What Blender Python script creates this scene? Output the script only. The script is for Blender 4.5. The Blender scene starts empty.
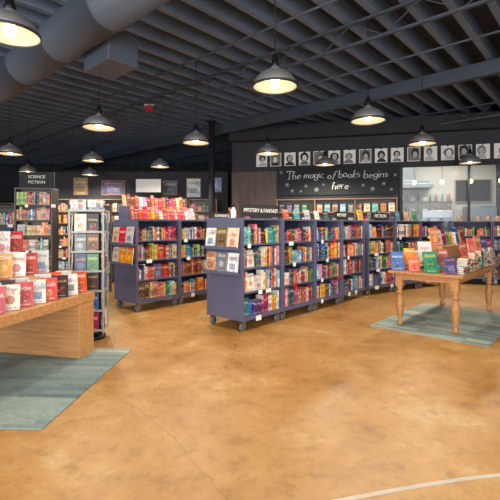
import bpy, bmesh, math, random
from mathutils import Matrix, Vector
R = random.Random(7)
C = bpy.context.scene.collection
D2R = math.radians
def T(x,y,z): return Matrix.Translation((x,y,z))
def RZ(a): return Matrix.Rotation(D2R(a),4,'Z')
def RX(a): return Matrix.Rotation(D2R(a),4,'X')
def RY(a): return Matrix.Rotation(D2R(a),4,'Y')
def lin(c):
    o=[]
    for v in c:
        v/=255.0
        o.append(v/12.92 if v<=0.04045 else ((v+0.055)/1.055)**2.4)
    return (o[0],o[1],o[2],1)
# ---------------------------------------------------------------- materials
def newmat(name):
    m=bpy.data.materials.new(name); m.use_nodes=True
    nt=m.node_tree; b=nt.nodes['Principled BSDF']
    return m,nt,b
def P(name,col,rough=0.6,metal=0.0,var=0.12,scale=6.0,bump=0.0,stretch=(1,1,1),emit=None,es=0):
    m,nt,b=newmat(name); N=nt.nodes; L=nt.links
    tc=N.new('ShaderNodeTexCoord'); mp=N.new('ShaderNodeMapping'); mp.inputs['Scale'].default_value=stretch
    no=N.new('ShaderNodeTexNoise'); no.inputs['Scale'].default_value=scale; no.inputs['Detail'].default_value=4
    cr=N.new('ShaderNodeValToRGB'); c=lin(col)
    cr.color_ramp.elements[0].position=.3; cr.color_ramp.elements[1].position=.7
    cr.color_ramp.elements[0].color=tuple(v*(1-var) for v in c[:3])+(1,)
    cr.color_ramp.elements[1].color=tuple(min(1,v*(1+var)) for v in c[:3])+(1,)
    L.new(tc.outputs['Object'],mp.inputs[0]); L.new(mp.outputs[0],no.inputs[0]); L.new(no.outputs[0],cr.inputs[0]); L.new(cr.outputs[0],b.inputs['Base Color'])
    b.inputs['Roughness'].default_value=rough; b.inputs['Metallic'].default_value=metal
    if bump:
        bp=N.new('ShaderNodeBump'); bp.inputs['Strength'].default_value=bump; bp.inputs['Distance'].default_value=.01
        L.new(no.outputs[0],bp.inputs['Height']); L.new(bp.outputs[0],b.inputs['Normal'])
    if emit:
        b.inputs['Emission Color'].default_value=lin(emit); b.inputs['Emission Strength'].default_value=es
    return m
def wood(name,c1,c2,axis=(1,12,12),rough=.45):
    m,nt,b=newmat(name); N=nt.nodes; L=nt.links
    tc=N.new('ShaderNodeTexCoord'); mp=N.new('ShaderNodeMapping'); mp.inputs['Scale'].default_value=axis
    no=N.new('ShaderNodeTexNoise'); no.inputs['Scale'].default_value=2.5; no.inputs['Detail'].default_value=6; no.inputs['Distortion'].default_value=.6
    cr=N.new('ShaderNodeValToRGB'); cr.color_ramp.elements[0].position=.3; cr.color_ramp.elements[1].position=.7
    cr.color_ramp.elements[0].color=lin(c1); cr.color_ramp.elements[1].color=lin(c2)
    L.new(tc.outputs['Object'],mp.inputs[0]); L.new(mp.outputs[0],no.inputs[0]); L.new(no.outputs[0],cr.inputs[0]); L.new(cr.outputs[0],b.inputs['Base Color'])
    b.inputs['Roughness'].default_value=rough
    return m
def bookmat(i,c1,c2,c3):
    m,nt,b=newmat('book_cover_print_%d'%i); N=nt.nodes; L=nt.links
    def mth(op,a,b_=None,c=None):
        n=N.new('ShaderNodeMath'); n.operation=op
        for k,v in enumerate((a,b_,c)):
            if v is None: continue
            if isinstance(v,(int,float)): n.inputs[k].default_value=v
            else: L.new(v,n.inputs[k])
        return n.outputs[0]
    tc=N.new('ShaderNodeTexCoord'); sp=N.new('ShaderNodeSeparateXYZ'); L.new(tc.outputs['UV'],sp.inputs[0])
    ge=N.new('ShaderNodeNewGeometry'); oi=N.new('ShaderNodeObjectInfo')
    rnd=mth('FRACT',mth('ADD',ge.outputs['Random Per Island'],mth('MULTIPLY',oi.outputs['Random'],3.3)))
    cx=N.new('ShaderNodeCombineXYZ'); L.new(mth('MULTIPLY',rnd,40),cx.inputs[0]); L.new(mth('MULTIPLY',rnd,17),cx.inputs[1])
    mp=N.new('ShaderNodeMapping'); L.new(cx.outputs[0],mp.inputs['Location']); L.new(tc.outputs['UV'],mp.inputs[0])
    def noise(s,det=1):
        n=N.new('ShaderNodeTexNoise'); n.inputs['Scale'].default_value=s; n.inputs['Detail'].default_value=det; L.new(mp.outputs[0],n.inputs[0]); return n.outputs[0]
    def mix(f,a,b_):
        n=N.new('ShaderNodeMix'); n.data_type='RGBA'; L.new(f,n.inputs[0])
        for k,v in ((6,a),(7,b_)):
            if isinstance(v,tuple): n.inputs[k].default_value=v
            else: L.new(v,n.inputs[k])
        return n.outputs[2]
    rr=random.Random(i*11+3)
    art=mth('GREATER_THAN',noise(rr.choice([2,2.5,3.5])),.58)
    du=mth('SUBTRACT',sp.outputs[0],.5); dv=mth('SUBTRACT',sp.outputs[1],mth('MULTIPLY_ADD',rnd,.12,.3))
    if i%2: motif=mth('LESS_THAN',mth('ADD',mth('MULTIPLY',du,du),mth('MULTIPLY',mth('MULTIPLY',dv,dv),2.2)),.06)
    else: motif=mth('MULTIPLY',mth('COMPARE',sp.outputs[0],.5,.28),mth('COMPARE',sp.outputs[1],.33,.15))
    art2=mth('GREATER_THAN',noise(8,2),.6)
    vb=mth('MULTIPLY_ADD',rnd,.2,.64)
    band=mth('MULTIPLY',mth('COMPARE',sp.outputs[1],vb,rr.uniform(.05,.09)),mth('COMPARE',sp.outputs[0],.5,.4))
    letters=mth('MULTIPLY',band,mth('GREATER_THAN',noise(24,0),.5))
    b2=mth('MULTIPLY',mth('COMPARE',sp.outputs[1],.08,.025),mth('COMPARE',sp.outputs[0],.5,.3))
    l2=mth('MULTIPLY',b2,mth('GREATER_THAN',noise(30,0),.5))
    col=mix(mth('MULTIPLY',art,.45),lin(c1),lin(c2)); col=mix(mth('MULTIPLY',motif,.7),col,lin(c2))
    col=mix(mth('MULTIPLY',mth('MULTIPLY',art2,motif),.55),col,lin(c3))
    hs=N.new('ShaderNodeHueSaturation'); L.new(mth('MULTIPLY_ADD',rnd,.07,.465),hs.inputs['Hue'])
    L.new(mth('MULTIPLY_ADD',mth('FRACT',mth('MULTIPLY',rnd,7.3)),.3,.85),hs.inputs['Saturation'])
    L.new(mth('MULTIPLY_ADD',mth('FRACT',mth('MULTIPLY',rnd,13.7)),.45,.55),hs.inputs['Value']); L.new(col,hs.inputs['Color'])
    col=mix(mth('MULTIPLY',letters,.65),hs.outputs[0],lin(c3)); col=mix(mth('MULTIPLY',l2,.6),col,lin(c3))
    L.new(col,b.inputs['Base Color']); b.inputs['Roughness'].default_value=.4
    return m
W=(240,236,225);K=(28,26,30)
pal=[((204,34,38),(150,18,30),W),((232,100,40),(245,180,70),W),((244,204,70),(228,120,40),K),((30,90,165),(20,50,110),W),
((50,140,165),(30,90,130),(250,210,80)),((240,236,226),(206,60,50),K),((34,32,38),(120,40,46),(230,190,90)),((110,50,110),(70,30,90),W),
((225,110,135),(240,190,180),W),((60,140,90),(30,90,70),(245,220,120)),((240,238,230),(70,120,180),K),((170,30,54),(230,100,70),(250,230,180)),
((66,74,110),(110,120,170),(240,140,60)),((240,130,90),(250,200,150),(60,40,90)),((120,195,195),(60,150,160),W),((30,50,86),(70,90,140),W),
((206,170,126),(140,90,50),W),((246,242,232),(236,150,60),(150,40,30)),((140,50,40),(80,20,20),(240,200,120)),((120,175,215),(230,236,240),(60,60,90)),
((44,46,52),(60,120,140),W),((205,50,95),(120,20,80),(250,220,60)),((176,200,100),(80,150,70),(60,30,60)),((238,150,54),(210,60,40),W),
((250,248,242),(60,60,66),(200,40,40)),((110,116,124),(170,176,180),W),((120,88,60),(60,44,34),(230,210,160)),((236,220,176),(200,110,70),(120,40,30))]
NP=len(pal)
BM=[bookmat(i,*p) for i,p in enumerate(pal)]
paper=P('book_page_paper',(222,212,192),.9,var=.08,scale=60)
indigo=P('indigo_painted_wood',(84,86,112),.5,var=.06,scale=3)
indigoD=P('indigo_inner_panel',(54,54,72),.6,var=.06,scale=3)
blackm=P('black_metal',(24,25,28),.45,.3,var=.1)
black=P('black_paint',(28,30,34),.7,var=.15,scale=2)
joistM=P('blue_grey_painted_timber',(98,112,132),.6,var=.12,scale=2)
trussM=P('charcoal_painted_steel',(62,71,84),.6,var=.1,scale=2)
deckM=P('dark_ceiling_deck',(40,46,56),.85,var=.2,scale=3)
ductM=P('blue_grey_duct_paint',(78,87,100),.55,.1,var=.06,scale=1)
steel=P('brushed_steel',(150,152,155),.35,.9,var=.1)
rubber=P('grey_rubber',(96,98,100),.6)
white=P('white_card',(236,234,228),.7,var=.03)
rackM=P('pale_grey_rack_paint',(158,161,160),.5,var=.05)
tableW=wood('honey_pine',(172,118,70),(204,152,98))
tableR=wood('muted_honey_pine',(160,106,60),(192,138,86),(1,10,10),.4)
panelW=wood('walnut_panel',(66,50,42),(92,70,58),(6,6,.6),.5)
shelfW=wood('oak_shelf',(120,84,56),(156,114,78))
darkshelf=wood('dark_shelf_wood',(56,52,52),(82,76,72))
shadeOut=P('galvanised_shade',(140,140,138),.4,.4,var=.1,scale=12)
rimM=P('dark_shade_rim',(70,70,72),.4,.5,var=.1)
shadeIn=P('glowing_white_enamel',(225,218,202),.4,var=.02,emit=(255,226,180),es=.3)  # enamel emits faintly to imitate bulb light on the inside of the shade
bulbM=P('bulb_glow',(255,240,215),.3,emit=(255,232,195),es=9)
warmM=P('warm_lamp_glass',(255,210,150),.3,emit=(255,190,110),es=5)
chalkM=P('chalkboard_slate',(38,42,46),.85,var=.25,scale=1.6)
chalk=P('white_chalk',(215,215,212),.95,var=.25,scale=40)
chalkD=P('faint_chalk',(175,177,177),.95,var=.05,scale=50)
inkM=P('black_ink',(45,45,48),.8,var=.2,scale=12)
inkG=P('grey_ink',(120,120,122),.8,var=.2,scale=12)
inkL=P('light_grey_ink',(186,186,184),.8,var=.15,scale=20)
wallK=P('charcoal_wall_paint',(48,50,56),.8,var=.15,scale=1.5)
wallC=P('grey_plaster',(166,168,164),.8,var=.08,scale=2)
redM=P('red_plastic',(200,30,30),.4)
greyS=P('light_grey_steel',(120,130,136),.35,.6,var=.1)
def glassmat():
    m,nt,b=newmat('window_glass'); N=nt.nodes; L=nt.links
    tr=N.new('ShaderNodeBsdfTransparent'); gl=N.new('ShaderNodeBsdfGlossy'); gl.inputs['Roughness'].default_value=.12
    no=N.new('ShaderNodeTexNoise'); no.inputs['Scale'].default_value=.5; mr=N.new('ShaderNodeMapRange'); mr.inputs[3].default_value=.01; mr.inputs[4].default_value=.03; L.new(no.outputs[0],mr.inputs[0])
    mx=N.new('ShaderNodeMixShader'); L.new(mr.outputs[0],mx.inputs[0]); L.new(tr.outputs[0],mx.inputs[1]); L.new(gl.outputs[0],mx.inputs[2])
    L.new(mx.outputs[0],nt.nodes['Material Output'].inputs[0]); return m
glassM=glassmat()
def floormat():
    m,nt,b=newmat('stained_concrete'); N=nt.nodes; L=nt.links
    tc=N.new('ShaderNodeTexCoord')
    def noise(s,d,dis=0,r=.62):
        n=N.new('ShaderNodeTexNoise'); n.inputs['Scale'].default_value=s; n.inputs['Detail'].default_value=d; n.inputs['Distortion'].default_value=dis; n.inputs['Roughness'].default_value=r; L.new(tc.outputs['Object'],n.inputs[0]); return n
    def ramp(src,els):
        cr=N.new('ShaderNodeValToRGB'); L.new(src,cr.inputs[0])
        while len(cr.color_ramp.elements)<len(els): cr.color_ramp.elements.new(.5)
        for e,(p,c) in zip(cr.color_ramp.elements,els): e.position=p; e.color=c
        return cr.outputs[0]
    n1=noise(1.0,12,.15,.72); n2=noise(7,12,.1,.7); n3=noise(60,3)
    c1=ramp(n1.outputs[0],[(.34,lin((158,108,52))),(.46,lin((182,132,70))),(.55,lin((193,145,82))),(.66,lin((208,172,124)))])
    c2=ramp(n2.outputs[0],[(.34,(.62,.58,.52,1)),(.48,(.94,.93,.92,1)),(.8,(1.0,1.0,1.0,1))])
    def mul(f,a,b_):
        mx=N.new('ShaderNodeMix'); mx.data_type='RGBA'; mx.blend_type='MULTIPLY'; mx.inputs[0].default_value=f
        L.new(a,mx.inputs[6]); L.new(b_,mx.inputs[7]); return mx.outputs[2]
    c=mul(.75,c1,c2)
    add=N.new('ShaderNodeMixRGB'); add.blend_type='ADD'; add.inputs[0].default_value=.2
    L.new(tc.outputs['Object'],add.inputs[1]); L.new(noise(1.6,4).outputs['Color'],add.inputs[2])
    vo=N.new('ShaderNodeTexVoronoi'); vo.feature='DISTANCE_TO_EDGE'; vo.inputs['Scale'].default_value=.4; L.new(add.outputs[0],vo.inputs[0])
    cr=ramp(vo.outputs[0],[(0,(.5,.44,.4,1)),(.0025,(1,1,1,1))])
    c=mul(.45,c,cr); L.new(c,b.inputs['Base Color'])
    rr=N.new('ShaderNodeMapRange'); rr.inputs[3].default_value=.3; rr.inputs[4].default_value=.52; L.new(n1.outputs[0],rr.inputs[0]); L.new(rr.outputs[0],b.inputs['Roughness'])
    bp=N.new('ShaderNodeBump'); bp.inputs['Strength'].default_value=.1; bp.inputs['Distance'].default_value=.01; L.new(n3.outputs[0],bp.inputs['Height']); L.new(bp.outputs[0],b.inputs['Normal'])
    return m
floorM=floormat()
def rugmat(name,along,freq,seed,block):
    m,nt,b=newmat(name); N=nt.nodes; L=nt.links
    def mth(op,a,b_=None,c=None):
        n=N.new('ShaderNodeMath'); n.operation=op
        for k,v in enumerate((a,b_,c)):
            if v is None: continue
            if isinstance(v,(int,float)): n.inputs[k].default_value=v
            else: L.new(v,n.inputs[k])
        return n.outputs[0]
    tc=N.new('ShaderNodeTexCoord'); sp=N.new('ShaderNodeSeparateXYZ'); L.new(tc.outputs['Object'],sp.inputs[0])
    u=sp.outputs[along]; v=sp.outputs[1-along]
    band=mth('FLOOR',mth('MULTIPLY',u,freq))
    blk=mth('FLOOR',mth('MULTIPLY',mth('ADD',v,mth('MULTIPLY',mth('SINE',mth('MULTIPLY',band,4.7)),.35)),block))
    cx=N.new('ShaderNodeCombineXYZ'); L.new(band,cx.inputs[0]); L.new(mth('MULTIPLY',blk,1.7),cx.inputs[1]); cx.inputs[2].default_value=seed
    wn=N.new('ShaderNodeTexWhiteNoise'); L.new(cx.outputs[0],wn.inputs[0])
    bw=N.new('ShaderNodeTexWhiteNoise'); bw.noise_dimensions='1D'; L.new(mth('ADD',mth('FLOOR',mth('MULTIPLY',u,freq/3)),seed),bw.inputs['W'])
    f=mth('ADD',mth('MULTIPLY',wn.outputs[0],.15),mth('MULTIPLY',bw.outputs[0],.85))
    cr=N.new('ShaderNodeValToRGB'); e=cr.color_ramp; e.interpolation='LINEAR'
    cols=[(0,(92,114,118)),(.25,(132,150,148)),(.45,(156,168,158)),(.6,(112,134,136)),(.74,(184,182,162)),(.9,(140,156,150))]
    while len(e.elements)<len(cols): e.elements.new(.9)
    for el,(p,c) in zip(e.elements,cols): el.position=p; el.color=lin(c)
    L.new(f,cr.inputs[0])
    fb=N.new('ShaderNodeTexNoise'); fb.inputs['Scale'].default_value=25; fb.inputs['Detail'].default_value=6; L.new(tc.outputs['Object'],fb.inputs[0])
    mx=N.new('ShaderNodeMix'); mx.data_type='RGBA'; mx.blend_type='OVERLAY'; mx.inputs[0].default_value=.3; L.new(cr.outputs[0],mx.inputs[6]); L.new(fb.outputs[0],mx.inputs[7])
    L.new(mx.outputs[2],b.inputs['Base Color']); b.inputs['Roughness'].default_value=.95
    bp=N.new('ShaderNodeBump'); bp.inputs['Strength'].default_value=.4; bp.inputs['Distance'].default_value=.005; L.new(fb.outputs[0],bp.inputs['Height']); L.new(bp.outputs[0],b.inputs['Normal'])
    return m
# ---------------------------------------------------------------- geometry helpers
def link(o,parent=None,M=None):
    C.objects.link(o)
    if parent is not None: o.parent=parent
    if M is not None:
        o.matrix_basis=M
    return o
def tag(o,label,cat,group=None,kind=None):
    o['label']=label; o['category']=cat
    if group: o['group']=group
    if kind: o['kind']=kind
    return o
def empty(name,M,label,cat,group=None):
    o=bpy.data.objects.new(name,None); o.empty_display_size=.1
    link(o,None,M); return tag(o,label,cat,group)
BOXF=[(0,3,2,1),(4,5,6,7),(0,1,5,4),(1,2,6,5),(2,3,7,6),(3,0,4,7)]
def boxes(name,lst,mat,parent=None,M=None,bevel=0,link_it=True):
    bm=bmesh.new()
    for b in lst:
        x0,y0,z0,x1,y1,z1=b[:6]
        vs=[bm.verts.new(p) for p in [(x0,y0,z0),(x1,y0,z0),(x1,y1,z0),(x0,y1,z0),(x0,y0,z1),(x1,y0,z1),(x1,y1,z1),(x0,y1,z1)]]
        for f in BOXF: bm.faces.new([vs[i] for i in f])
    if bevel: bmesh.ops.bevel(bm,geom=bm.edges[:],offset=bevel,segments=2,affect='EDGES',profile=.5)
    me=bpy.data.meshes.new(name); bm.to_mesh(me); bm.free()
    me.materials.append(mat)
    o=bpy.data.objects.new(name,me)
    if link_it: link(o,parent,M)
    return o
def box(name,a,b,mat,parent=None,M=None,bevel=0): return boxes(name,[tuple(a)+tuple(b)],mat,parent,M,bevel)
def lathe_mesh(name,prof,mats,seg=28,split=None):
    vs=[];fs=[];mi=[]
    n=len(prof)
    for (r,z) in prof:
        for k in range(seg):
            a=2*math.pi*k/seg; vs.append((r*math.cos(a),r*math.sin(a),z))
    for j in range(n-1):
        for k in range(seg):
            fs.append((j*seg+k,j*seg+(k+1)%seg,(j+1)*seg+(k+1)%seg,(j+1)*seg+k)); mi.append(1 if split is not None and j>=split else 0)
    if split is None:
        if prof[0][0]>.001: fs.append(tuple(range(seg))[::-1]); mi.append(0)
        if prof[-1][0]>.001: fs.append(tuple((n-1)*seg+k for k in range(seg))); mi.append(0)
    me=bpy.data.meshes.new(name); me.from_pydata(vs,[],fs); me.update()
    for m in mats: me.materials.append(m)
    for p,i in zip(me.polygons,mi): p.material_index=i; p.use_smooth=len(p.vertices)==4
    return me
def lathe(name,prof,mats,parent=None,M=None,seg=28,split=None):
    o=bpy.data.objects.new(name,lathe_mesh(name,prof,mats,seg,split)); return link(o,parent,M)
def cyl_between(name,p,q,r,mat,parent=None,seg=12):
    p=Vector(p);q=Vector(q);d=q-p
    me=lathe_mesh(name,[(r,0),(r,d.length)],[mat],seg)
    o=bpy.data.objects.new(name,me)
    M=T(*p)@d.to_track_quat('Z','Y').to_matrix().to_4x4()
    return link(o,parent,M)
def text(name,body,size,mat,parent,M,shear=0,spacing=1,offset=0):
    cu=bpy.data.curves.new(name,'FONT'); cu.body=body; cu.size=size; cu.align_x='CENTER'; cu.align_y='CENTER'
    cu.extrude=.002; cu.shear=shear; cu.space_character=spacing; cu.offset=offset; cu.resolution_u=3
    t=bpy.data.objects.new(name,cu); C.objects.link(t)
    dg=bpy.context.evaluated_depsgraph_get(); me=bpy.data.meshes.new_from_object(t.evaluated_get(dg))
    bpy.data.objects.remove(t); me.transform(RX(90)); me.materials.clear(); me.materials.append(mat)
    for p in me.polygons: p.material_index=0
    o=bpy.data.objects.new(name,me); return link(o,parent,M)
def book_geo(w,d,h,parts='both'):
    V=[];F=[];MI=[];UV=[]
    def bx(x0,y0,z0,x1,y1,z1,m):
        s=len(V); V.extend([(x0,y0,z0),(x1,y0,z0),(x1,y1,z0),(x0,y1,z0),(x0,y0,z1),(x1,y0,z1),(x1,y1,z1),(x0,y1,z1)])
        for f in BOXF:
            F.append(tuple(s+i for i in f)); MI.append(m)
            xs=[V[s+i] for i in f]
            fx=max(p[0] for p in xs)-min(p[0] for p in xs)<1e-6
            for p in xs:
                if fx: UV.append((p[1]/d if p[0]>w/2 else 1-p[1]/d,p[2]/h))
                else: UV.append((.46+.08*p[0]/w,p[2]/h))
    c=min(.0025,w*.12)
    if parts in('both','cover'):
        bx(0,.001,0,c,d,h,0); bx(w-c,.001,0,w,d,h,0); bx(0.001,0,0,w-.001,c,h,0)
    if parts in('both','pages'):
        bx(c,c,.003,w-c,d-.004,h-.003,1)
    return V,F,MI,UV
def mk_mesh(name,geo,mats):
    V,F,MI,UV=geo
    me=bpy.data.meshes.new(name); me.from_pydata(V,[],F); 
    uv=me.uv_layers.new(name='UVMap'); 
    uv.data.foreach_set('uv',[c for u in UV for c in u])
    for m in mats: me.materials.append(m)
    me.polygons.foreach_set('material_index',MI); me.update()
    return me
_cache={}
CN=['red','orange','yellow','blue','teal','white and red','black','purple','pink','green','white and blue','crimson','slate blue','coral','turquoise','navy','tan','cream and orange','maroon','sky blue','charcoal','magenta','lime green','amber','white','grey','brown','beige']
def get_parts(w,d,h,mi):
    k=(round(w,3),round(d,3),round(h,3),mi)
    if k not in _cache:
        cg=book_geo(w,d,h,'cover'); pg=book_geo(w,d,h,'pages'); pg=(pg[0],pg[1],[0]*len(pg[1]),pg[3])
        _cache[k]=(mk_mesh('book_cover',cg,[BM[mi]]),mk_mesh('page_block',pg,[paper]))
    return _cache[k]
def place_book(M,w,d,h,mi,name,desc,group):
    cm,pm=get_parts(w,d,h,mi)
    o=bpy.data.objects.new(name,cm); link(o,None,M)
    tag(o,'%s book %s'%(CN[mi],desc),'book',group)
    p=bpy.data.objects.new('page_block',pm); link(p,o)
    return o
def face_book(F,w,h,t,mi,desc,group,lean=14):
    s=math.sin(D2R(lean))*t+.0015
    M=F@T(0,0,s)@RX(-lean)@T(-w/2,t,0)@RZ(-90)
    return place_book(M,t,w,h,mi,'display_book',desc,group)
def rsz():
    return R.choice([(.13,.2),(.14,.215),(.15,.23),(.155,.235),(.16,.24)])
# ---------------------------------------------------------------- camera
cam=bpy.data.cameras.new('camera'); cam.lens=28.8; cam.sensor_width=36; cam.shift_y=-.05; cam.clip_start=.05; cam.clip_end=100
co=bpy.data.objects.new('camera',cam); C.objects.link(co); co.location=(0,0,1.5); co.rotation_euler=(math.pi/2,0,0)
bpy.context.scene.camera=co
# ---------------------------------------------------------------- shell
def struct(o): o['kind']='structure'; return o
XL,XR,YF,YB=-15.,8.2,-5.,20.; CZ=4.8
struct(box('floor',(XL,YF,-.1),(XR,YB,0),floorM))
struct(box('ceiling',(XL,YF,CZ),(XR,YB,CZ+.1),deckM))
struct(box('wall_left',(XL-.15,YF,0),(XL,YB,CZ),wallK))
struct(box('wall_right',(XR,YF,0),(XR+.15,YB,CZ),wallK))
struct(box('wall_far',(XL,YB,0),(XR,YB+.15,CZ),wallK))
WF=T(.36,12,0)@RZ(-14.06)
struct(boxes('wall_back',[(-.94,0,0,3.95,.15,4.45),(3.95,0,0,7.8,.15,1.1),(3.95,0,3.12,7.8,.15,4.45)],wallK,None,WF))
struct(boxes('wall_side',[(-.94,.15,0,-.8,8,4.45)],wallK,None,WF))
struct(boxes('wall_partition',[(-6.9,13.5,0,-.75,13.65,3.3)],wallK))
struct(boxes('trim_1',[(-.94,-.03,0,.45,0,3.1)],panelW,None,WF))
struct(boxes('trim_2',[(-.94,-.28,4.0,7.75,0,4.4)],black,None,WF))
struct(boxes('window_1',[(3.9,-.03,3.08,7.8,.0,3.14),(3.9,-.03,1.06,7.8,0,1.12),(3.9,-.03,1.06,3.97,0,3.1),(5.6,-.03,1.1,5.65,0,3.1)],blackm,None,WF))
struct(box('window_2',(3.97,.05,1.12),(7.75,.06,3.08),glassM,None,WF))
# cafe behind the window
struct(boxes('wall_cafe',[(1.8,3.2,0,7.3,3.35,4.0),(1.8,.15,0,1.95,3.2,4.0)],wallC,None,WF))
struct(boxes('ceiling_cafe',[(1.8,.15,4.0,7.3,3.35,4.1)],wallC,None,WF))
tag(boxes('kitchen_hood',[(3.6,2.3,2.72,5.2,3.19,2.86),(3.7,2.4,2.86,5.1,3.19,2.98),(4.2,2.6,2.98,4.7,3.19,3.99)],greyS,None,WF,.01),'stainless steel extractor hood on the kitchen wall','kitchen hood')
pot=lathe_mesh('crockery',[(.05,0),(.09,.06),(.1,.14),(.095,.14),(.08,.06),(.02,.02)],[white],16)
jar=lathe_mesh('storage_jar',[(.06,0),(.07,.02),(.07,.17),(.05,.2),(.05,.24),(.01,.24)],[shelfW],16)
bottle=lathe_mesh('glass_bottle',[(.035,0),(.04,.02),(.04,.17),(.015,.22),(.014,.29),(.01,.29)],[BM[9]],14)
for i,z in enumerate((1.5,1.87,2.26)):
    tag(boxes('wall_shelf',[(2.6,2.87,z,5.9,3.19,z+.04)],darkshelf,None,WF),'dark kitchen wall shelf holding crockery, bottles and jars','shelf')
    for k in range(17):
        j=(k*7+i*3+k//3)%3
        nm,me_,lb,ct=(('storage_jar',jar,'brown storage jar on a kitchen wall shelf','jar'),('bowl',pot,'small white ceramic bowl on a kitchen wall shelf','bowl'),('glass_bottle',bottle,'green glass bottle on a kitchen wall shelf','bottle'))[j]
        o=bpy.data.objects.new(nm,me_); link(o,None,WF@T(2.75+k*.19,3.03,z+.042)@Matrix.Diagonal((.85,.85,1,1))); tag(o,lb,ct,nm+'s on kitchen shelves')
fr=empty('refrigerator',WF@T(6.25,2.35,0),'tall stainless steel refrigerator in the kitchen','refrigerator')
box('body',(0,0,0),(.8,.8,2.1),greyS,fr,None,.02); box('door',(.02,-.04,.1),(.78,0,2.05),greyS,fr,None,.01); box('handle',(.08,-.09,.8),(.11,-.045,1.6),steel,fr)
em=empty('espresso_machine',WF@T(4.6,.75,1.202),'stainless steel espresso machine on the cafe counter','coffee machine')
boxes('machine_body',[(0,0,0.02,.8,.4,.1),(0,.15,.1,.8,.4,.65),(0,0,.5,.8,.16,.72)],greyS,em,None,.01); boxes('group_head',[(.15,.03,.42,.22,.1,.5),(.5,.03,.42,.57,.1,.5)],blackm,em)
boxes('foot',[(.03,.03,0,.08,.08,.02),(.7,.03,0,.75,.08,.02),(.03,.3,0,.08,.35,.02),(.7,.3,0,.75,.35,.02)],blackm,em)
for k,x in enumerate((5.6,5.85,6.1,6.35,6.6)):
    o=bpy.data.objects.new('storage_jar',jar); link(o,None,WF@T(x,.85,1.202)@Matrix.Diagonal((1.2,1.2,2.3,1))); tag(o,'brown storage jar on the cafe counter','jar','jars on the cafe counter')
gr=empty('coffee_grinder',WF@T(4.3,.95,1.202),'black coffee grinder with hopper on the cafe counter','coffee grinder')
lathe('grinder_body',[(.08,0),(.08,.03),(.06,.05),(.06,.4),(.08,.43)],[blackm],gr); lathe('hopper',[(.04,.43),(.09,.52),(.09,.68),(.085,.69)],[shelfW],gr)
tag(boxes('cafe_counter',[(4.05,.6,0,7.2,1.25,1.16),(4.0,.55,1.16,7.2,1.3,1.2)],shelfW,None,WF),'wooden cafe counter behind the window','counter')
for k,x in enumerate((4.5,5.3,6.1,6.9)):
    E=empty('globe_pendant',WF@T(x,1.6,2.75),'small warm globe pendant lamp in the cafe','pendant lamp','globe pendants in the cafe')
    lathe('globe',[(.001,0),(.04,.02),(.06,.06),(.05,.1),(.025,.13)],[warmM],E,None,18); cyl_between('cord',(0,0,.13),(0,0,1.249),.006,blackm,E,6)
mb=empty('menu_board',WF@T(6.1,3.14,2.3),'black framed menu board on the cafe wall','menu board')
box('board',(-.05,0,0),(1.0,.03,.7),chalkM,mb); boxes('frame',[(-.08,-.01,-.03,1.03,.03,0),(-.08,-.01,.7,1.03,.03,.73),(-.08,-.01,0,-.05,.03,.7),(1.0,-.01,0,1.03,.03,.7)],shelfW,mb)
# joists
d=Vector((.671,.741)); e=Vector((-.741,.671))
def clip(p,dr,m=.1):
    lo,hi=-1e9,1e9
    for k,(a,b) in enumerate(((XL+m,XR-m),(YF+m,YB-m))):
        t0=(a-p[k])/dr[k]; t1=(b-p[k])/dr[k]
        if t0>t1: t0,t1=t1,t0
        lo=max(lo,t0); hi=min(hi,t1)
    return (lo,hi) if hi-lo>1 else None
n=3
def beam_rect(p,dr,z0,z1,w,mat,name,fl=0):
    c=clip(p,dr,.25)
    if not c: return
    M=T(p[0],p[1],0)@RZ(math.degrees(math.atan2(dr[1],dr[0])))
    l=[(c[0],-w/2,z0,c[1],w/2,z1)]
    if fl: l.append((c[0],-fl/2,z0-.02,c[1],fl/2,z0))
    return struct(boxes(name,l,mat,None,M))
for i in range(-42,43):
    p=e*(i*.43)+Vector((-2,6))
    if beam_rect(p,d,4.52,CZ,.045,joistM,'trim_%d'%n,.1): n+=1
beam_rect(d*8.3,e,4.22,4.47,.13,trussM,'trim_%d'%n); n+=1
for k,(off,z,r,mt) in enumerate([(4.4,4.3,.018,trussM),(6.7,4.3,.018,trussM)]):
    p=d*off; c=clip(p,e,.3)
    a=p+e*c[0]; b=p+e*c[1]
    o=cyl_between('ceiling_pipe',(a[0],a[1],z),(b[0],b[1],z),r,mt); tag(o,'grey painted pipe running under the ceiling joists','pipe')
def truss(off,z0,z1):
    p=d*off; c=clip(p,e,.4); M=T(p[0],p[1],0)@RZ(math.degrees(math.atan2(e[1],e[0])))
    o=empty('ceiling_truss',M,'grey steel open-web truss under the ceiling joists','truss')
    boxes('chord',[(c[0],-.025,z0,c[1],.025,z0+.035)],trussM,o); boxes('chord',[(c[0],-.025,z1-.03,c[1],.025,z1)],trussM,o)
    x=c[0]; up=True
    V=[];F=[]
    while x<c[1]-.5:
        za,zb=(z0+.02,z1-.02) if up else (z1-.02,z0+.02)
        s=len(V)
        for (xx,zz) in((x,za),(x+.5,zb)):
            V+= [(xx-.01,-.01,zz),(xx+.01,-.01,zz),(xx+.01,.01,zz),(xx-.01,.01,zz)]
        F+=[(s,s+1,s+5,s+4),(s+1,s+2,s+6,s+5),(s+2,s+3,s+7,s+6),(s+3,s,s+4,s+7)]
        x+=.5; up=not up
    m=bpy.data.meshes.new('web_bars'); m.from_pydata(V,[],F); m.materials.append(trussM)
    link(bpy.data.objects.new('web_bars',m),o)
truss(5.4,4.14,4.49); truss(11.2,4.14,4.49)
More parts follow.
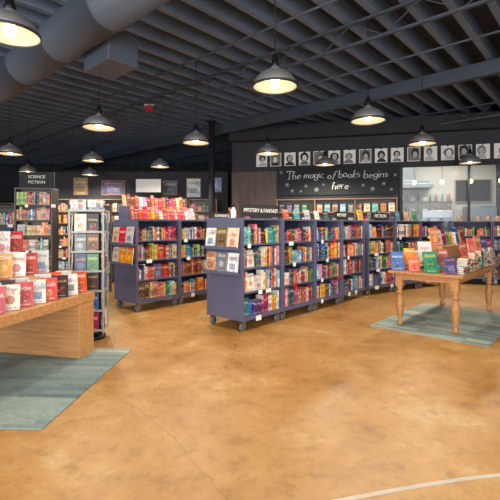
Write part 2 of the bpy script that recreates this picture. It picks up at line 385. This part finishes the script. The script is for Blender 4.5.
# duct
dp=Vector((-2.53,5.33)); a=dp-e*2.6; b=dp+e*9
duct=empty('air_duct',T(a[0],a[1],3.95)@RZ(math.degrees(math.atan2(e[1],e[0]))),'large round blue-grey painted ventilation duct under the ceiling','air duct')
Ld=(b-a).length
prof=[(.27,0)]
for i in range(1,9):
    x=i*Ld/9; prof+=[(.27,x-.03),(.28,x-.02),(.28,x+.02),(.27,x+.03)]
prof.append((.27,Ld))
lathe('duct_pipe',prof,[ductM],duct,RY(90),40)
boxes('air_register',[(1.7,-.62,-.42,2.35,-.2,-.02)],ductM,duct,None,.015)
boxes('grille',[(1.74,-.63,-.39+i*.045,2.31,-.62,-.37+i*.045) for i in range(8)],black,duct)
boxes('hanger_strap',[(x,-.01,.27,x+.04,.01,.54) for x in (1,4,7,10)],steel,duct)
al=empty('fire_alarm',T(-2.5,9.9,4.36),'small red fire alarm under a ceiling joist','fire alarm')
box('housing',(-.09,-.06,-.06),(.09,.06,.09),redM,al,None,.01); box('base_plate',(-.11,-.03,.09),(.11,.03,.12),white,al)
col=empty('steel_column',T(-1.1,11.5,0),'slim black round steel column rising to the ceiling','column')
lathe('shaft',[(.09,0.03),(.09,4.46)],[black],col); box('base_plate',(-.16,-.16,0),(.16,.16,.03),black,col); box('cap_plate',(-.14,-.14,4.46),(.14,.14,4.489),black,col)
# ---------------------------------------------------------------- pendants
prof=[(.05,.21),(.06,.175)]
for k in range(9):
    t=k/8; r=.075+.165*math.sin(t*1.45)/math.sin(1.45); z=.165*(1-t**1.6)
    prof+=[(r,z+.006),(r+.007,z-.002)]
prof+=[(.246,-.004)]
ns=len(prof)-1
prof+=[(.24,-.004),(.222,.05),(.18,.09),(.11,.13),(.05,.15)]
shade_me=lathe_mesh('lamp_shade',prof,[shadeOut,shadeIn],40,split=ns)
for p in shade_me.polygons:
    if p.material_index==0: p.use_smooth=False
ring_me=lathe_mesh('shade_rim',[(.244,-.016),(.254,-.016),(.254,.008),(.244,.008),(.244,-.016)],[rimM],40,split=99)
bulb_me=lathe_mesh('bulb',[(.001,-.02),(.04,-.008),(.055,.03),(.048,.07),(.025,.11),(.02,.15)],[bulbM],20)
neck_me=lathe_mesh('socket',[(.05,.2),(.05,.25),(.038,.27),(.033,.33),(.012,.35)],[blackm],20)
def pendant(x,y,z=3.06,pw=110):
    lab='ribbed galvanised dome pendant lamp with glowing bulb'
    E=empty('pendant_lamp',T(x,y,z),lab,'pendant lamp','pendant lamps on the ceiling')
    for nm,me in (('lamp_shade',shade_me),('shade_rim',ring_me),('bulb',bulb_me),('socket',neck_me)):
        link(bpy.data.objects.new(nm,me),E)
    cyl_between('cord',(0,0,.34),(0,0,CZ-z-.03),.006,blackm,E,6)
    lathe('ceiling_canopy',[(.06,CZ-z-.04),(.05,CZ-z-.001)],[blackm],E,None,16)
    l=bpy.data.lights.new('lamp_light','SPOT'); l.energy=pw*1.25; l.color=(1,.89,.72); l.shadow_soft_size=.06; l.spot_size=D2R(168); l.spot_blend=.5
    lo=bpy.data.objects.new('lamp_light',l); link(lo,E,T(0,0,-.05))
for (px,py) in [(275,87),(368,121),(99,128),(196,143),(422,144),(268,154),(93,161),(10,154),(160,167),(28,172),(325,165),(470,163),(90,175)]:
    Y=1.55*400/(225-py); X=(px-250)/400*Y; pendant(X,Y,pw=165 if Y>8.5 else 105)
pendant(-2.16,3.6,3.22,80)
for (x,y) in [(1.6,1.8),(-1.6,.6),(4.8,4.4),(3.4,-1.2),(-5.0,3.2),(0,-2.5)]: pendant(x,y,pw=60)
# ---------------------------------------------------------------- bookcases
placements=[]
castw=lathe_mesh('wheel',[(.02,-.02),(.054,-.02),(.06,-.012),(.06,.012),(.054,.02),(.02,.02)],[rubber],20)
def caster(parent,x,y):
    o=boxes('caster',[(-.045,-.04,.142,.045,.04,.15),(-.025,-.034,.05,.025,-.026,.145),(-.025,.026,.05,.025,.034,.145)],steel,parent,T(x,y,0))
    w=bpy.data.objects.new('wheel',castw); link(w,o,T(0,0,.061)@RX(90))
def fill_row(M,x0,x1,y,z,space,faceout=.03,dense=.97):
    x=x0; base=R.choice([.19,.215,.23,.25])
    while x<x1-.03:
        mi=R.randrange(NP); run=R.choice([2,3,4,5]) if R.random()<.22 else 1
        if R.random()<faceout and x<x1-.2:
            w,h=R.choice([(.15,.23),(.14,.215),(.16,.25)]); h=min(h,space-.03)
            face_book(M@T(x+w/2+.005,y+.01,z),w,h,.025,mi,'standing face-out on a bookcase shelf','face-out books on the bookcase shelves',lean=8)
            x+=w+.012; continue
        w=R.choice([.015,.02,.025,.032,.04,.048]); h=min(base+R.choice([-.035,-.02,0,0,.015,.035,.05]),space-.02); dd=R.choice([.13,.14])
        for _ in range(run):
            if x+w>x1: return
            yy=y+R.uniform(-.01,.014)
            placements.append((M@T(x,yy,z+.0005),w,dd,h,mi)); x+=w+.0008
        if R.random()>dense: x+=R.uniform(.02,.12)
def bookcase(M,L=.92,Dp=.75,H=1.6,rows=4,mat=None,inner=None,label='',cast=True,fill=True,group='bookcases',ends=False,cards=True,faceout=.05):
    mat=mat or indigo; inner=inner or indigoD
    E=empty('bookcase',M,label,'bookcase',group)
    z0=.15 if cast else 0
    box('side_panel',(0,0,z0),(.03,Dp,H),mat,E,None,.004); box('side_panel',(L-.03,0,z0),(L-.001,Dp,H),mat,E,None,.004)
    box('back_panel',(.03,Dp/2-.01,z0+.05),(L-.03,Dp/2+.01,H-.03),inner,E)
    box('top_panel',(.03,.005,H-.03),(L-.03,Dp-.005,H-.002),mat,E)
    sp=(H-.03-z0-.06)/rows
    for r in range(rows):
        z=z0+.06+r*sp
        boxes('shelf',[(.03,.006,z-(.06 if r==0 else .022),L-.03,Dp-.006,z)],mat,E)
        if fill: fill_row(M,.034,L-.036,.025,z,sp-.03,faceout)
        if cards:
            for q in range(R.choice([0,1,1,2])):
                xx=R.uniform(.08,.36)+q*.4; ww=R.choice([.06,.08,.11]); boxes('shelf_label',[(xx,-.005,z-.055 if r else z-.09,xx+ww,.004,z+.005 if r else z-.02)],white if R.random()<.85 else redM,E)
    if cast:
        for x in (.07,L-.07):
            for y in (.07,Dp-.07): caster(E,x,y)
    if ends:
        for z in (1.17,.82):
            boxes('display_rack',[(-.085,.03,z-.02,0,Dp-.03,z),(-.09,.03,z-.02,-.082,Dp-.03,z+.025)],mat,E)
            for k in range(3):
                w,h=R.choice([(.205,.3),(.21,.29),(.2,.285)])
                face_book(M@T(-.074,.03+.115+k*.228,z)@RZ(-90),w,h,.02,[10,27,24,16,5,6,17,26,25,13,18,1,0][R.randrange(13)],'on the sloped rack of an indigo bookcase','books on bookcase end racks',lean=7)
    return E
ANG=math.degrees(math.atan2(.741,.671))
lab1='indigo painted double-sided rolling bookcase packed with paperbacks'
F1=T(-.1,5.55,0)@RZ(ANG)
for k in range(4):
    bookcase(F1@T(k*.925,0,0),label=lab1+(' and face-out end racks' if k==0 else ''),ends=k==0,group='bookcases in the middle row')
F2=T(-1.93,6.82,0)@RZ(ANG)
for k in range(4):
    bookcase(F2@T(k*.925,0,0),label=lab1+(' and face-out end racks' if k==0 else ''),ends=k==0,group='bookcases in the next row',fill=k<3)
F3=T(2.5,8.45,0)@RZ(33)
for k in range(3):
    bookcase(F3@T(k*.925,0,0),label=lab1+' near the cafe window',group='bookcases by the window')
for k in range(2):
    bookcase(WF@T(5.08+k*.93,-.62,0),Dp=.5,label=lab1+' under the cafe window',group='bookcases under the window')
def sign(M,w,h,lines,sz,label):
    E=empty('shelf_sign',M,label,'sign')
    box('sign_board',(-w/2,-.008,.02),(w/2,.008,.02+h),black,E); box('foot',(-w/4,-.04,0),(w/4,.04,.02),black,E)
    for i,l in enumerate(lines):
        text('lettering',l,sz,white,E,T(0,-.011,.02+h-(i+.5)*h/len(lines)))
sg='black category sign with white capitals standing on the bookcase'
sign(F1@T(.46,.06,1.6),.82,.18,['MYSTERY & FANTASY'],.081,sg)
sign(F1@T(2.9,.1,1.6),.5,.14,['MYSTERY'],.085,sg)
sign(F3@T(.5,.1,1.6),.6,.15,['FICTION'],.1,sg)
bt=empty('pump_bottle',F1@T(.12,.3,1.6),'white sanitizer pump bottle standing on the bookcase','bottle')
lathe('bottle_body',[(.035,0),(.037,.02),(.037,.11),(.015,.14),(.013,.16)],[white],bt); boxes('pump',[(-.01,-.01,.16,.01,.01,.19),(-.01,-.045,.19,.01,.01,.2)],blackm,bt)
for k in range(9):
    w,h=rsz(); face_book(F1@T(.25+k*.33,.42,1.6),w,h*.75,.02,R.randrange(NP),'standing on top of the middle bookcases','books on top of the middle bookcases',lean=12)
for k in range(7):
    w,h=rsz(); face_book(F3@T(.25+k*.33,.42,1.6),w,h,.02,R.randrange(NP),'standing on top of the window bookcases','books on top of the window bookcases',lean=12)
rs=empty('book_riser',F2@T(.05,.43,1.602),'indigo riser box holding faced-out books on a bookcase','riser')
box('riser_box',(0,0,0),(1.45,.25,.24),indigo,rs)
WARM=[0,11,13,8,0,18,21,11,13,1,5,8,0,23,27,6]
for k in range(17):
    dk='in front of the riser on a bookcase'; gk='books on the bookcase riser'
    o1=.07+k*.085
    face_book(F2@T(o1,.1,1.602)@RZ(R.uniform(-2,2)),.076,R.choice([.13,.15,.16]),.015,R.choice(WARM),dk,gk,lean=16)
    face_book(F2@T(o1+.03,.27,1.602)@RZ(R.uniform(-2,2)),.076,R.choice([.23,.25]),.015,R.choice(WARM),dk,gk,lean=12)
    face_book(F2@T(o1,.49,1.842)@RZ(R.uniform(-2,2)),.076,R.choice([.18,.2,.23]),.015,R.choice(WARM),'on the riser above the bookcase',gk,lean=12)
sign(F2@T(2.1,.1,1.6),.6,.14,['ROMANCE'],.085,'black category sign with white capitals on a bookcase')
tallM=T(-4.72,8.0,0)@RZ(8)
bookcase(tallM,.72,.4,2.25,7,darkshelf,darkshelf,'tall dark wood bookcase topped with a black category sign',cast=False,group='tall bookcases')
E=empty('category_sign',tallM@T(.36,.2,2.25),'black category sign with white capitals above a tall bookcase','sign')
box('sign_board',(-.34,-.015,.02),(.34,.015,.34),black,E); box('foot',(-.2,-.05,0),(.2,.05,.02),black,E)
text('lettering','SCIENCE',.085,white,E,T(0,-.019,.24)); text('lettering','FICTION',.085,white,E,T(0,-.019,.13))
bookcase(T(-3.92,8.6,0)@RZ(20),.9,.4,1.95,5,darkshelf,darkshelf,'dark wood bookcase filled with colourful paperbacks',cast=False,group='tall bookcases')
bookcase(T(-5.75,8.3,0)@RZ(0),.95,.4,1.9,5,darkshelf,darkshelf,'dark wood bookcase filled with colourful paperbacks',cast=False,group='tall bookcases')
bookcase(T(-3.3,9.9,0)@RZ(10),.92,.75,1.6,4,None,None,lab1,group='bookcases beyond the next row')
bookcase(T(-4.4,10.1,0)@RZ(10),.92,.75,1.6,4,None,None,lab1,group='bookcases beyond the next row')
for k in range(6):
    bookcase(T(-6.8+k*.96,13.05,0),.92,.4,2.35,6,shelfW,darkshelf,'oak wall bookcase filled with books',cast=False,group='wall bookcases',faceout=.15)
for k in range(5):
    bookcase(T(-13.5+k*1.0,14.5,0),.92,.4,2.3,6,shelfW,darkshelf,'oak wall bookcase filled with books',cast=False,group='wall bookcases',faceout=.1)
# display shelving under the chalkboard
ds=empty('wall_display_shelf',WF@T(.5,-.36,0),'oak wall display shelving with face-out books and lit ledges','display shelf')
box('cabinet_base',(0,0,0),(3.3,.33,1.15),shelfW,ds)
for z in (1.5,1.87,2.24): box('shelf',(0,.02,z-.03),(3.3,.33,z),shelfW,ds)
for x in (0,1.08,2.18,3.27): box('divider',(x,.03,1.15),(x+.03,.33,2.24),shelfW,ds)
box('back_panel',(0,.31,1.15),(3.3,.335,2.24),darkshelf,ds)
for z in (1.15,1.5,1.87):
    for k in range(15):
        xx=.14+k*.216
        if min(abs(xx-v) for v in (1.095,2.195,3.285))<.1: continue
        w,h=R.choice([(.15,.23),(.16,.24),(.14,.21)])
        face_book(WF@T(.5+xx,-.36+.13,z),w,h,.02,R.randrange(NP),'face-out on the oak wall display','books on the wall display',lean=10)
# chalkboard
cb=empty('chalkboard',WF@T(2.17,-.06,2.78),'large black chalkboard with white hand-lettered message and snowflakes','chalkboard')
box('board',(-1.68,0,-.38),(1.68,.03,.38),chalkM,cb)
boxes('frame',[(-1.71,-.01,-.41,1.71,.03,-.38),(-1.71,-.01,.38,1.71,.03,.41),(-1.71,-.01,-.38,-1.68,.03,.38),(1.68,-.01,-.38,1.71,.03,.38)],black,cb)
def arc(cx,cz,rx,rz,a0,a1,n=9): return [(cx+rx*math.cos(D2R(a0+(a1-a0)*k/n)),cz+rz*math.sin(D2R(a0+(a1-a0)*k/n))) for k in range(n+1)]
O_=arc(.22,.24,.22,.25,0,360,14)
GL={'T':(.6,[[(-.08,.9)]+arc(.0,1.0,.06,.06,200,90,4)+[(.7,1.06)],[(.32,1.03),(.27,.1)]+arc(.17,.06,.1,.09,0,-150,5)]),'h':(.4,[arc(.08,.9,.09,.14,-40,180,8)+[(0,0)],arc(.2,.28,.2,.22,180,0)+[(.4,0),(.48,.04)]]),
'e':(.46,[[(.02,.25)]+arc(.23,.25,.22,.25,5,315,13)]),'m':(.6,[[(0,.5),(0,0)],arc(.15,.33,.15,.17,180,0)+[(.3,0)],arc(.45,.33,.15,.17,180,0)+[(.6,0),(.68,.05)]]),
'a':(.46,[O_,[(.44,.5),(.46,.03),(.54,.04)]]),'g':(.44,[O_,[(.44,.5),(.44,-.15)]+arc(.24,-.2,.2,.2,0,-200)]),'i':(.06,[[(.03,.5),(.03,.03),(.1,.03)],[(.03,.68),(.04,.76)]]),
'c':(.42,[arc(.23,.25,.22,.25,50,310,12)]),'o':(.44,[O_]),'f':(.34,[arc(.3,.82,.14,.18,20,180)+[(.15,-.2)],[(0,.5),(.34,.52)]]),
'b':(.44,[[(0,1),(0,0)],O_]),'k':(.38,[[(0,1),(0,0)],[(.34,.52),(.02,.22),(.4,-.02)]]),'s':(.36,[arc(.18,.37,.15,.13,50,270)+arc(.18,.12,.16,.13,85,-140)]),
'n':(.4,[[(0,.5),(0,0)],arc(.2,.3,.2,.2,180,0)+[(.4,0),(.48,.05)]]),'r':(.3,[[(0,.5),(0,0)],arc(.17,.3,.17,.2,180,50)])}
def handline(line,x0,x1,zb,size,lw=.016):
    words=line.split(' ')
    ww=[sum(GL[c][0]+.15 for c in w)-.15 for w in words]; tot=sum(ww)+.5*(len(words)-1); sx=(x1-x0)/tot; x=x0
    for wi,(w,wl) in enumerate(zip(words,ww)):
        V=[];F=[];cx=x; zo=zb+[0,.018,-.014,.012,-.008][wi]
        for c in w:
            g,st=GL[c]; jz=R.uniform(-.015,.015); js=size*R.uniform(.88,1.12); sh=R.uniform(.06,.3)
            for s in st:
                pts=[(cx+(px+sh*pz)*sx,zo+jz+pz*js) for px,pz in s]; b=len(V)
                for k,p in enumerate(pts):
                    q0=pts[max(0,k-1)];q1=pts[min(len(pts)-1,k+1)]; dx,dz=q1[0]-q0[0],q1[1]-q0[1]; l=math.hypot(dx,dz) or 1
                    l2=lw*R.uniform(.75,1.2)*(1.25 if abs(dz)>abs(dx) else .75); nx,nz=-dz/l*l2/2,dx/l*l2/2
                    V+=[(p[0]+nx,-.004,p[1]+nz),(p[0]-nx,-.004,p[1]-nz)]
                F+=[(b+2*k,b+2*k+1,b+2*k+3,b+2*k+2) for k in range(len(pts)-1)]
            cx+=(g+.15)*sx
        m=bpy.data.meshes.new('chalk_word'); m.from_pydata(V,[],F); m.materials.append(chalk); link(bpy.data.objects.new('chalk_word',m),cb)
        x+=(wl+.5)*sx
handline('The magic of books begins',-1.4,1.4,.06,.2,.018)
handline('here',-.1,.34,-.25,.2,.018)
def flake(x,z,s):
    V=[];F=[]
    for a in range(3):
        an=a*math.pi/3; c,sn=math.cos(an),math.sin(an); w=s*.1
        st=len(V)
        for (u,v) in((-s,-w),(s,-w),(s,w),(-s,w)): V.append((u*c-v*sn,-.004,u*sn+v*c))
        F.append((st,st+1,st+2,st+3))
    m=bpy.data.meshes.new('chalk_snowflake'); m.from_pydata(V,[],F); m.materials.append(chalkD)
    link(bpy.data.objects.new('chalk_snowflake',m),cb,T(x,0,z))
for x,z,s in [(-1.58,.26,.05),(-1.4,-.1,.07),(-1.25,-.28,.05),(-.85,-.15,.05),(-.55,-.26,.07),(.75,-.16,.05),(1.0,-.27,.07),(1.3,-.13,.06),(1.5,-.29,.05),(1.6,.1,.05),(-.35,-.12,.04),(-1.0,-.3,.04)]: flake(x,z,s)
def portrait(i):
    t=.0+i*.425
    E=empty('portrait_card',WF@T(t,-.05,3.44),'square white card with a grey and black author portrait','picture','portrait cards in a row along the wall')
    box('card',(-.165,0,-.2),(.165,.01,.19),white,E)
    rr=random.Random(i*5+2)
    def ell(cx,cz,rx,rz,y,mat,nm,a0=0,a1=360):
        V=[(cx,y,cz)]+[(cx+rx*math.cos(D2R(a0+(a1-a0)*k/20)),y,cz+rz*math.sin(D2R(a0+(a1-a0)*k/20))) for k in range(21)]
        F=[(0,k,k+1) for k in range(1,21)]
        m=bpy.data.meshes.new(nm); m.from_pydata(V,[],F); m.materials.append(mat); link(bpy.data.objects.new(nm,m),E)
    cx=rr.uniform(-.035,.035); hz=rr.uniform(-.01,.03); s=rr.uniform(.9,1.15)
    if i%3==1: box('backdrop_drawing',(-.145,-.001,-.18),(.145,.0,.17),inkG,E)
    ell(cx+rr.uniform(-.01,.01),.02+hz+rr.uniform(-.03,.01),rr.uniform(.07,.12)*s,rr.uniform(.09,.13)*s,-.002,rr.choice([inkM,inkM,inkG]),'hair_drawing')
    ell(cx,hz-.01,.055*s,.075*s,-.004,rr.choice([white,inkL,inkL]),'face_drawing')
    ell(cx,-.185,rr.uniform(.11,.14),rr.uniform(.09,.12),-.003,rr.choice([inkM,inkG,inkL]),'shoulders_drawing',0,180)
    ell(cx-.02,hz,.012,.006,-.006,inkM,'eye_drawing'); ell(cx+.02,hz,.012,.006,-.006,inkM,'eye_drawing'); ell(cx,hz-.05,.02,.005,-.006,inkM,'mouth_drawing')
    boxes('hanging_clip',[(-.02,-.005,.17,.02,.012,.21)],blackm,E)
for i in range(0,17): portrait(i)
def picture(M,w,h,mi,label):
    E=empty('framed_picture',M,label,'picture')
    boxes('frame',[(-w/2,0,0,w/2,.03,.03),(-w/2,0,h-.03,w/2,.03,h),(-w/2,0,.03,-w/2+.03,.03,h-.03),(w/2-.03,0,.03,w/2,.03,h-.03)],shelfW,E)
    g=book_geo(.02,w-.06,h-.06,'cover'); me=mk_mesh('print',g,[BM[mi]]); link(bpy.data.objects.new('print',me),E,T(-w/2+.03,.025,.03)@RZ(-90))
picture(T(-1.9,13.46,2.42),.5,.66,10,'oak framed print with white and blue artwork')
picture(T(-1.15,13.46,2.6),.4,.5,19,'oak framed print with sky blue artwork')
picture(T(-4.6,13.46,2.5),.8,.5,12,'oak framed print with slate blue artwork')
picture(T(-5.7,13.46,2.5),.5,.6,16,'oak framed print with tan artwork')
picture(T(-2.7,13.46,2.5),.5,.5,25,'oak framed print with grey artwork')
ps=empty('hanging_poster',T(-3.1,12.2,2.5),'white hanging poster board on two cords','poster')
box('board',(-.38,0,0),(.38,.02,.4),white,ps)
for x in(-.35,.35): cyl_between('cord',(x,.01,.4),(x,.01,2.01),.004,blackm,ps,6)
# ---------------------------------------------------------------- book tower
TW=T(-2.14,5.33,0)@RZ(12)
tw=empty('book_tower',TW,'tall pale grey four-sided book display tower packed with books','display rack')
lathe('base',[(.21,0),(.21,.03),(.19,.05),(.03,.08)],[blackm],tw); 
box('core',(-.13,-.13,.08),(.13,.13,1.66),indigoD,tw,None,.004)
box('top_cap',(-.22,-.22,1.67),(.22,.22,1.7),rackM,tw,None,.006)
boxes('corner_post',[(x-.009,y-.009,.1,x+.009,y+.009,1.67) for x in(-.205,.205) for y in(-.205,.205)],rackM,tw)
for side in range(4):
    S=RZ(side*90)
    for r in range(6):
        z=.14+r*.254
        boxes('tray',[(-.19,-.205,z-.012,.19,-.13,z),(-.19,-.213,z-.012,.19,-.207,z+.014)],rackM,tw,S)
        if side in(0,1,3):
            for k in (-1,1):
                face_book(TW@S@T(k*.075,-.203,z),.142,R.choice([.225,.23]),.02,R.choice([3,5,10,17,19,6,3,6,0,9,16,12,25,15,20,18,26,4]),'in a tray of the grey display tower','books on the display tower',lean=4)
for k in range(4):
    for q,(ox,oy) in enumerate(((-.11,-.14),(.1,-.12))):
        place_book(TW@T(ox+.09,oy,1.7015+k*.031)@RZ(R.uniform(-5,5))@RY(-90)@T(0,0,0),.03,.16,.19,[24,5,17,10,25,24,10,17][k+q*4],'stacked_book','lying flat on top of the display tower','books on top of the display tower')
# ---------------------------------------------------------------- left table
LF=T(-1.82,4.7,0)@RZ(-13)
lt=empty('display_table',LF,'long honey pine slab table with broad panel legs','table')
box('table_top',(-1.15,-2.4,.62),(0,0,.72),tableW,lt,None,.006)
for y in (-.27,-2.39): box('leg',(-1.13,y,.013),(-.01,y+.26,.62),tableW,lt,None,.006)
r1=box('book_riser',(-.77,-2.2,.72),(-.46,-.1,.94),tableW,None,LF,.004); tag(r1,'low pine riser on the slab table','riser')
r2=box('book_riser',(-1.13,-2.2,.72),(-.78,-.1,1.16),tableW,None,LF,.004); tag(r2,'tall pine riser on the slab table','riser')
def rowbooks(F,n,x,y0,y1,z,rot,desc,grp,mis=None,lean=16,sz=((.15,.225),(.155,.235),(.145,.215))):
    for k in range(n):
        y=y0+(y1-y0)*k/(n-1); w,h=R.choice(sz)
        face_book(F@T(x,y,z)@RZ(rot+R.uniform(-2,2)),w,h,.012,mis[(k*7+int(x*-20))%len(mis)],desc,grp,lean=lean+R.uniform(-1,1))
dl='leaning face-out on the honey pine table'
LB=[5,24,0,6,1,0,5,18,23,24,17,10,20,1,11,17,6,5,0]
BG=((.175,.26),(.17,.25),(.18,.265))
rowbooks(LF,12,-.11,-.13,-1.95,.72,42,dl,'books on the slab table',mis=LB,lean=22,sz=((.16,.24),(.165,.245)))
rowbooks(LF,12,-.32,-.13,-1.95,.72,42,dl,'books on the slab table',mis=LB,lean=18,sz=((.16,.24),(.165,.25)))
rowbooks(LF,11,-.59,-.19,-1.95,.94,40,dl,'books on the slab table riser',mis=LB,lean=15,sz=BG)
rowbooks(LF,10,-.92,-.22,-1.95,1.16,40,dl,'books on the slab table riser',mis=LB,lean=14,sz=((.19,.28),(.18,.27)))
# ---------------------------------------------------------------- right table
TF=T(2.80,5.42,0)@RZ(ANG)
rt=empty('display_table',TF,'honey pine farmhouse table with turned legs','table')
box('table_top',(-.1,-.1,.785),(2.15,.92,.82),tableR,rt,None,.006)
boxes('apron',[(0,-.02,.7,2.03,.0,.785),(0,.8,.7,2.03,.82,.785),(-.02,0,.7,0,.8,.785),(2.03,0,.7,2.05,.8,.785)],tableR,rt)
leg_prof=[(.026,0),(.04,.02),(.044,.05),(.024,.08),(.022,.1),(.04,.13),(.048,.2),(.056,.3),(.058,.37),(.046,.42),(.026,.45),(.025,.465),(.05,.485),(.05,.505),(.028,.52),(.042,.55),(.05,.585)]
for x in (.02,2.01):
    for y in (.02,.78):
        l=lathe('leg',leg_prof,[tableR],rt,T(x,y,.013),24)
        box('leg_block',(-.05,-.05,.58),(.05,.05,.77),tableR,l)
TZ=.82
def wf(x,y,z): return TF@T(x,y,z)@RZ(-ANG)
dr='leaning face-out on the farmhouse table'
g='books on the farmhouse table'
rr2=box('book_riser',(.42,.3,TZ),(2.0,.56,TZ+.36),tableR,None,TF,.005); tag(rr2,'pine box riser on the farmhouse table','riser')
BL=[4,1,14,23,9,3,0,2,17,19,5]
for q,(x,y,rot) in enumerate([(.0,.8,-5),(.0,.56,-3),(.0,.32,2),(.02,.06,8),(.2,.7,-5),(.2,.46,3),(.22,.22,6)]):
    w,h=[(.19,.28),(.15,.22),(.2,.3),(.17,.24),(.16,.25),(.2,.28),(.15,.23)][q]; z=TZ+.0005
    if q>3:
        for j in range([3,6,4][q-4]):
            place_book(wf(x,y+.01,z)@RZ(rot)@RY(90)@T(-.025,0,-.085),.025,.14,.17,R.choice(BL),'stacked_book','in a flat stack on the farmhouse table','stacked books on the farmhouse table'); z+=.0258
    face_book(wf(x,y,z)@RZ(rot),w,h,.02,[3,23,9,12,1,17,0][q],dr,g,lean=14)
for k in range(9):
    w,h=R.choice([(.15,.24),(.17,.28),(.14,.2),(.16,.26)]); face_book(wf(.5+k*.178,.42,TZ+.36)@RZ(R.uniform(12,32)),w,h,.02,[1,5,0,9,23,17,3,13,18][k],dr,g,lean=12)
k=0
for x in [.24,.44,.64,.84,1.04,1.24,1.44,1.64,1.84,2.04]:
    nb=[4,10,7,12,9,11,13,10,12,9][k]; z=TZ+.0005; same=R.choice([0,1,11,5,23,9,17,3])
    for j in range(nb):
        th=R.choice([.018,.022,.028]); mi=same if R.random()<.5 else R.randrange(NP)
        place_book(TF@T(x,-.05+R.uniform(-.008,.008),z)@RZ(R.uniform(-3,3))@RY(90)@T(-th,0,-.09),th,.14,.18,mi,'stacked_book','in a flat stack on the farmhouse table','stacked books on the farmhouse table'); z+=th+.0008
    if k%2==1: face_book(TF@T(x,.0,z)@RZ(-ANG+25),.14,.22,.016,[1,0,5,13,17,23,9,3,24,11][k],'propped on a stack of books','books propped on stacks',lean=12)
    k+=1
for x in [.5,.74,.98,1.22,1.46,1.7,1.94]:
    z=TZ+.0005
    for j in range(R.choice([6,8,9])):
        th=.028; place_book(TF@T(x,.68,z)@RZ(R.uniform(-4,4))@RY(90)@T(-th,0,-.095),th,.14,.19,R.randrange(NP),'stacked_book','in a flat stack on the farmhouse table','stacked books on the farmhouse table'); z+=th+.0008
# ---------------------------------------------------------------- rugs
tag(box('area_rug',(-2.9,-1.9,.001),(0,0,.012),rugmat('teal_striped_rug_weave',1,13,3,1.6),None,T(-1.42,4.82,0)@RZ(-3)),'faded teal and beige woven striped area rug beneath the slab table','rug')
tag(box('area_rug',(0,-1.55,.001),(2.3,0,.012),rugmat('sage_striped_rug_weave',0,13,8,1.6),None,T(1.78,5.95,0)@RZ(ANG)),'faded sage and teal woven striped area rug beneath the farmhouse table','rug')
V=[];F=[]
for i in range(31):
    a=i/30; x=.45+a*1.8; y=2.15+.30*a+.06*math.sin(a*3)
    V+=[(x,y,.001),(x-.01,y+.03,.001)]
for i in range(30): F.append((2*i,2*i+2,2*i+3,2*i+1))
m=bpy.data.meshes.new('trim_90'); m.from_pydata(V,[],F); m.materials.append(P('pale_floor_line',(202,190,172),.6,var=.12,scale=8)); struct(link(bpy.data.objects.new('trim_90',m)))  # thin pale curved strip lying on the floor
# ---------------------------------------------------------------- emit shelf books
cp=Vector((0,0,1.5))
placements.sort(key=lambda p:(p[0].translation-cp).length)
for (M,w,dd,h,mi) in placements[:300]:
    k=('s',w,dd,round(h,3),mi)
    if k not in _cache: _cache[k]=mk_mesh('paperback',book_geo(w,dd,h),[BM[mi],paper])
    o=bpy.data.objects.new('paperback_book',_cache[k]); link(o,None,M)
    tag(o,'%s paperback shelved spine-out in an indigo bookcase'%CN[mi],'book','paperbacks in the indigo bookcases')
V=[];F=[];MI=[];UV=[]
for (M,w,dd,h,mi) in placements[300:]:
    v,f,m_,u=book_geo(w,dd,h); s=len(V)
    V.extend([tuple(M@Vector(p)) for p in v]); F.extend([tuple(s+i for i in q) for q in f]); MI.extend([NP if q else mi for q in m_]); UV.extend(u)
o=bpy.data.objects.new('shelved_books',mk_mesh('shelved_books',(V,F,MI,UV),BM+[paper])); link(o)
tag(o,'many colourful paperbacks shelved spine-out across the bookcases','books',kind='stuff')
# ---------------------------------------------------------------- light
w=bpy.data.worlds.new('world'); bpy.context.scene.world=w; w.use_nodes=True
w.node_tree.nodes['Background'].inputs[0].default_value=(.82,.91,1,1); w.node_tree.nodes['Background'].inputs[1].default_value=2.6
def area(name,loc,rot,sx,sy,en,col):
    l=bpy.data.lights.new(name,'AREA'); l.shape='RECTANGLE'; l.size=sx; l.size_y=sy; l.energy=en; l.color=col
    o=bpy.data.objects.new(name,l); link(o); o.location=loc; o.rotation_euler=[D2R(a) for a in rot]; return o
area('front_fill_light',(-2,-4.6,2.0),(95,0,0),14,3.4,850,(1,.98,.95))  # added fill light behind the camera, no storefront window is modelled
cl=area('cafe_ceiling_light',(0,0,0),(0,0,0),3,1,170,(1,.93,.82)); cl.matrix_basis=WF@T(4.8,1.7,3.95)
bpy.context.scene.view_settings.view_transform='Standard'
print('books',len(placements))
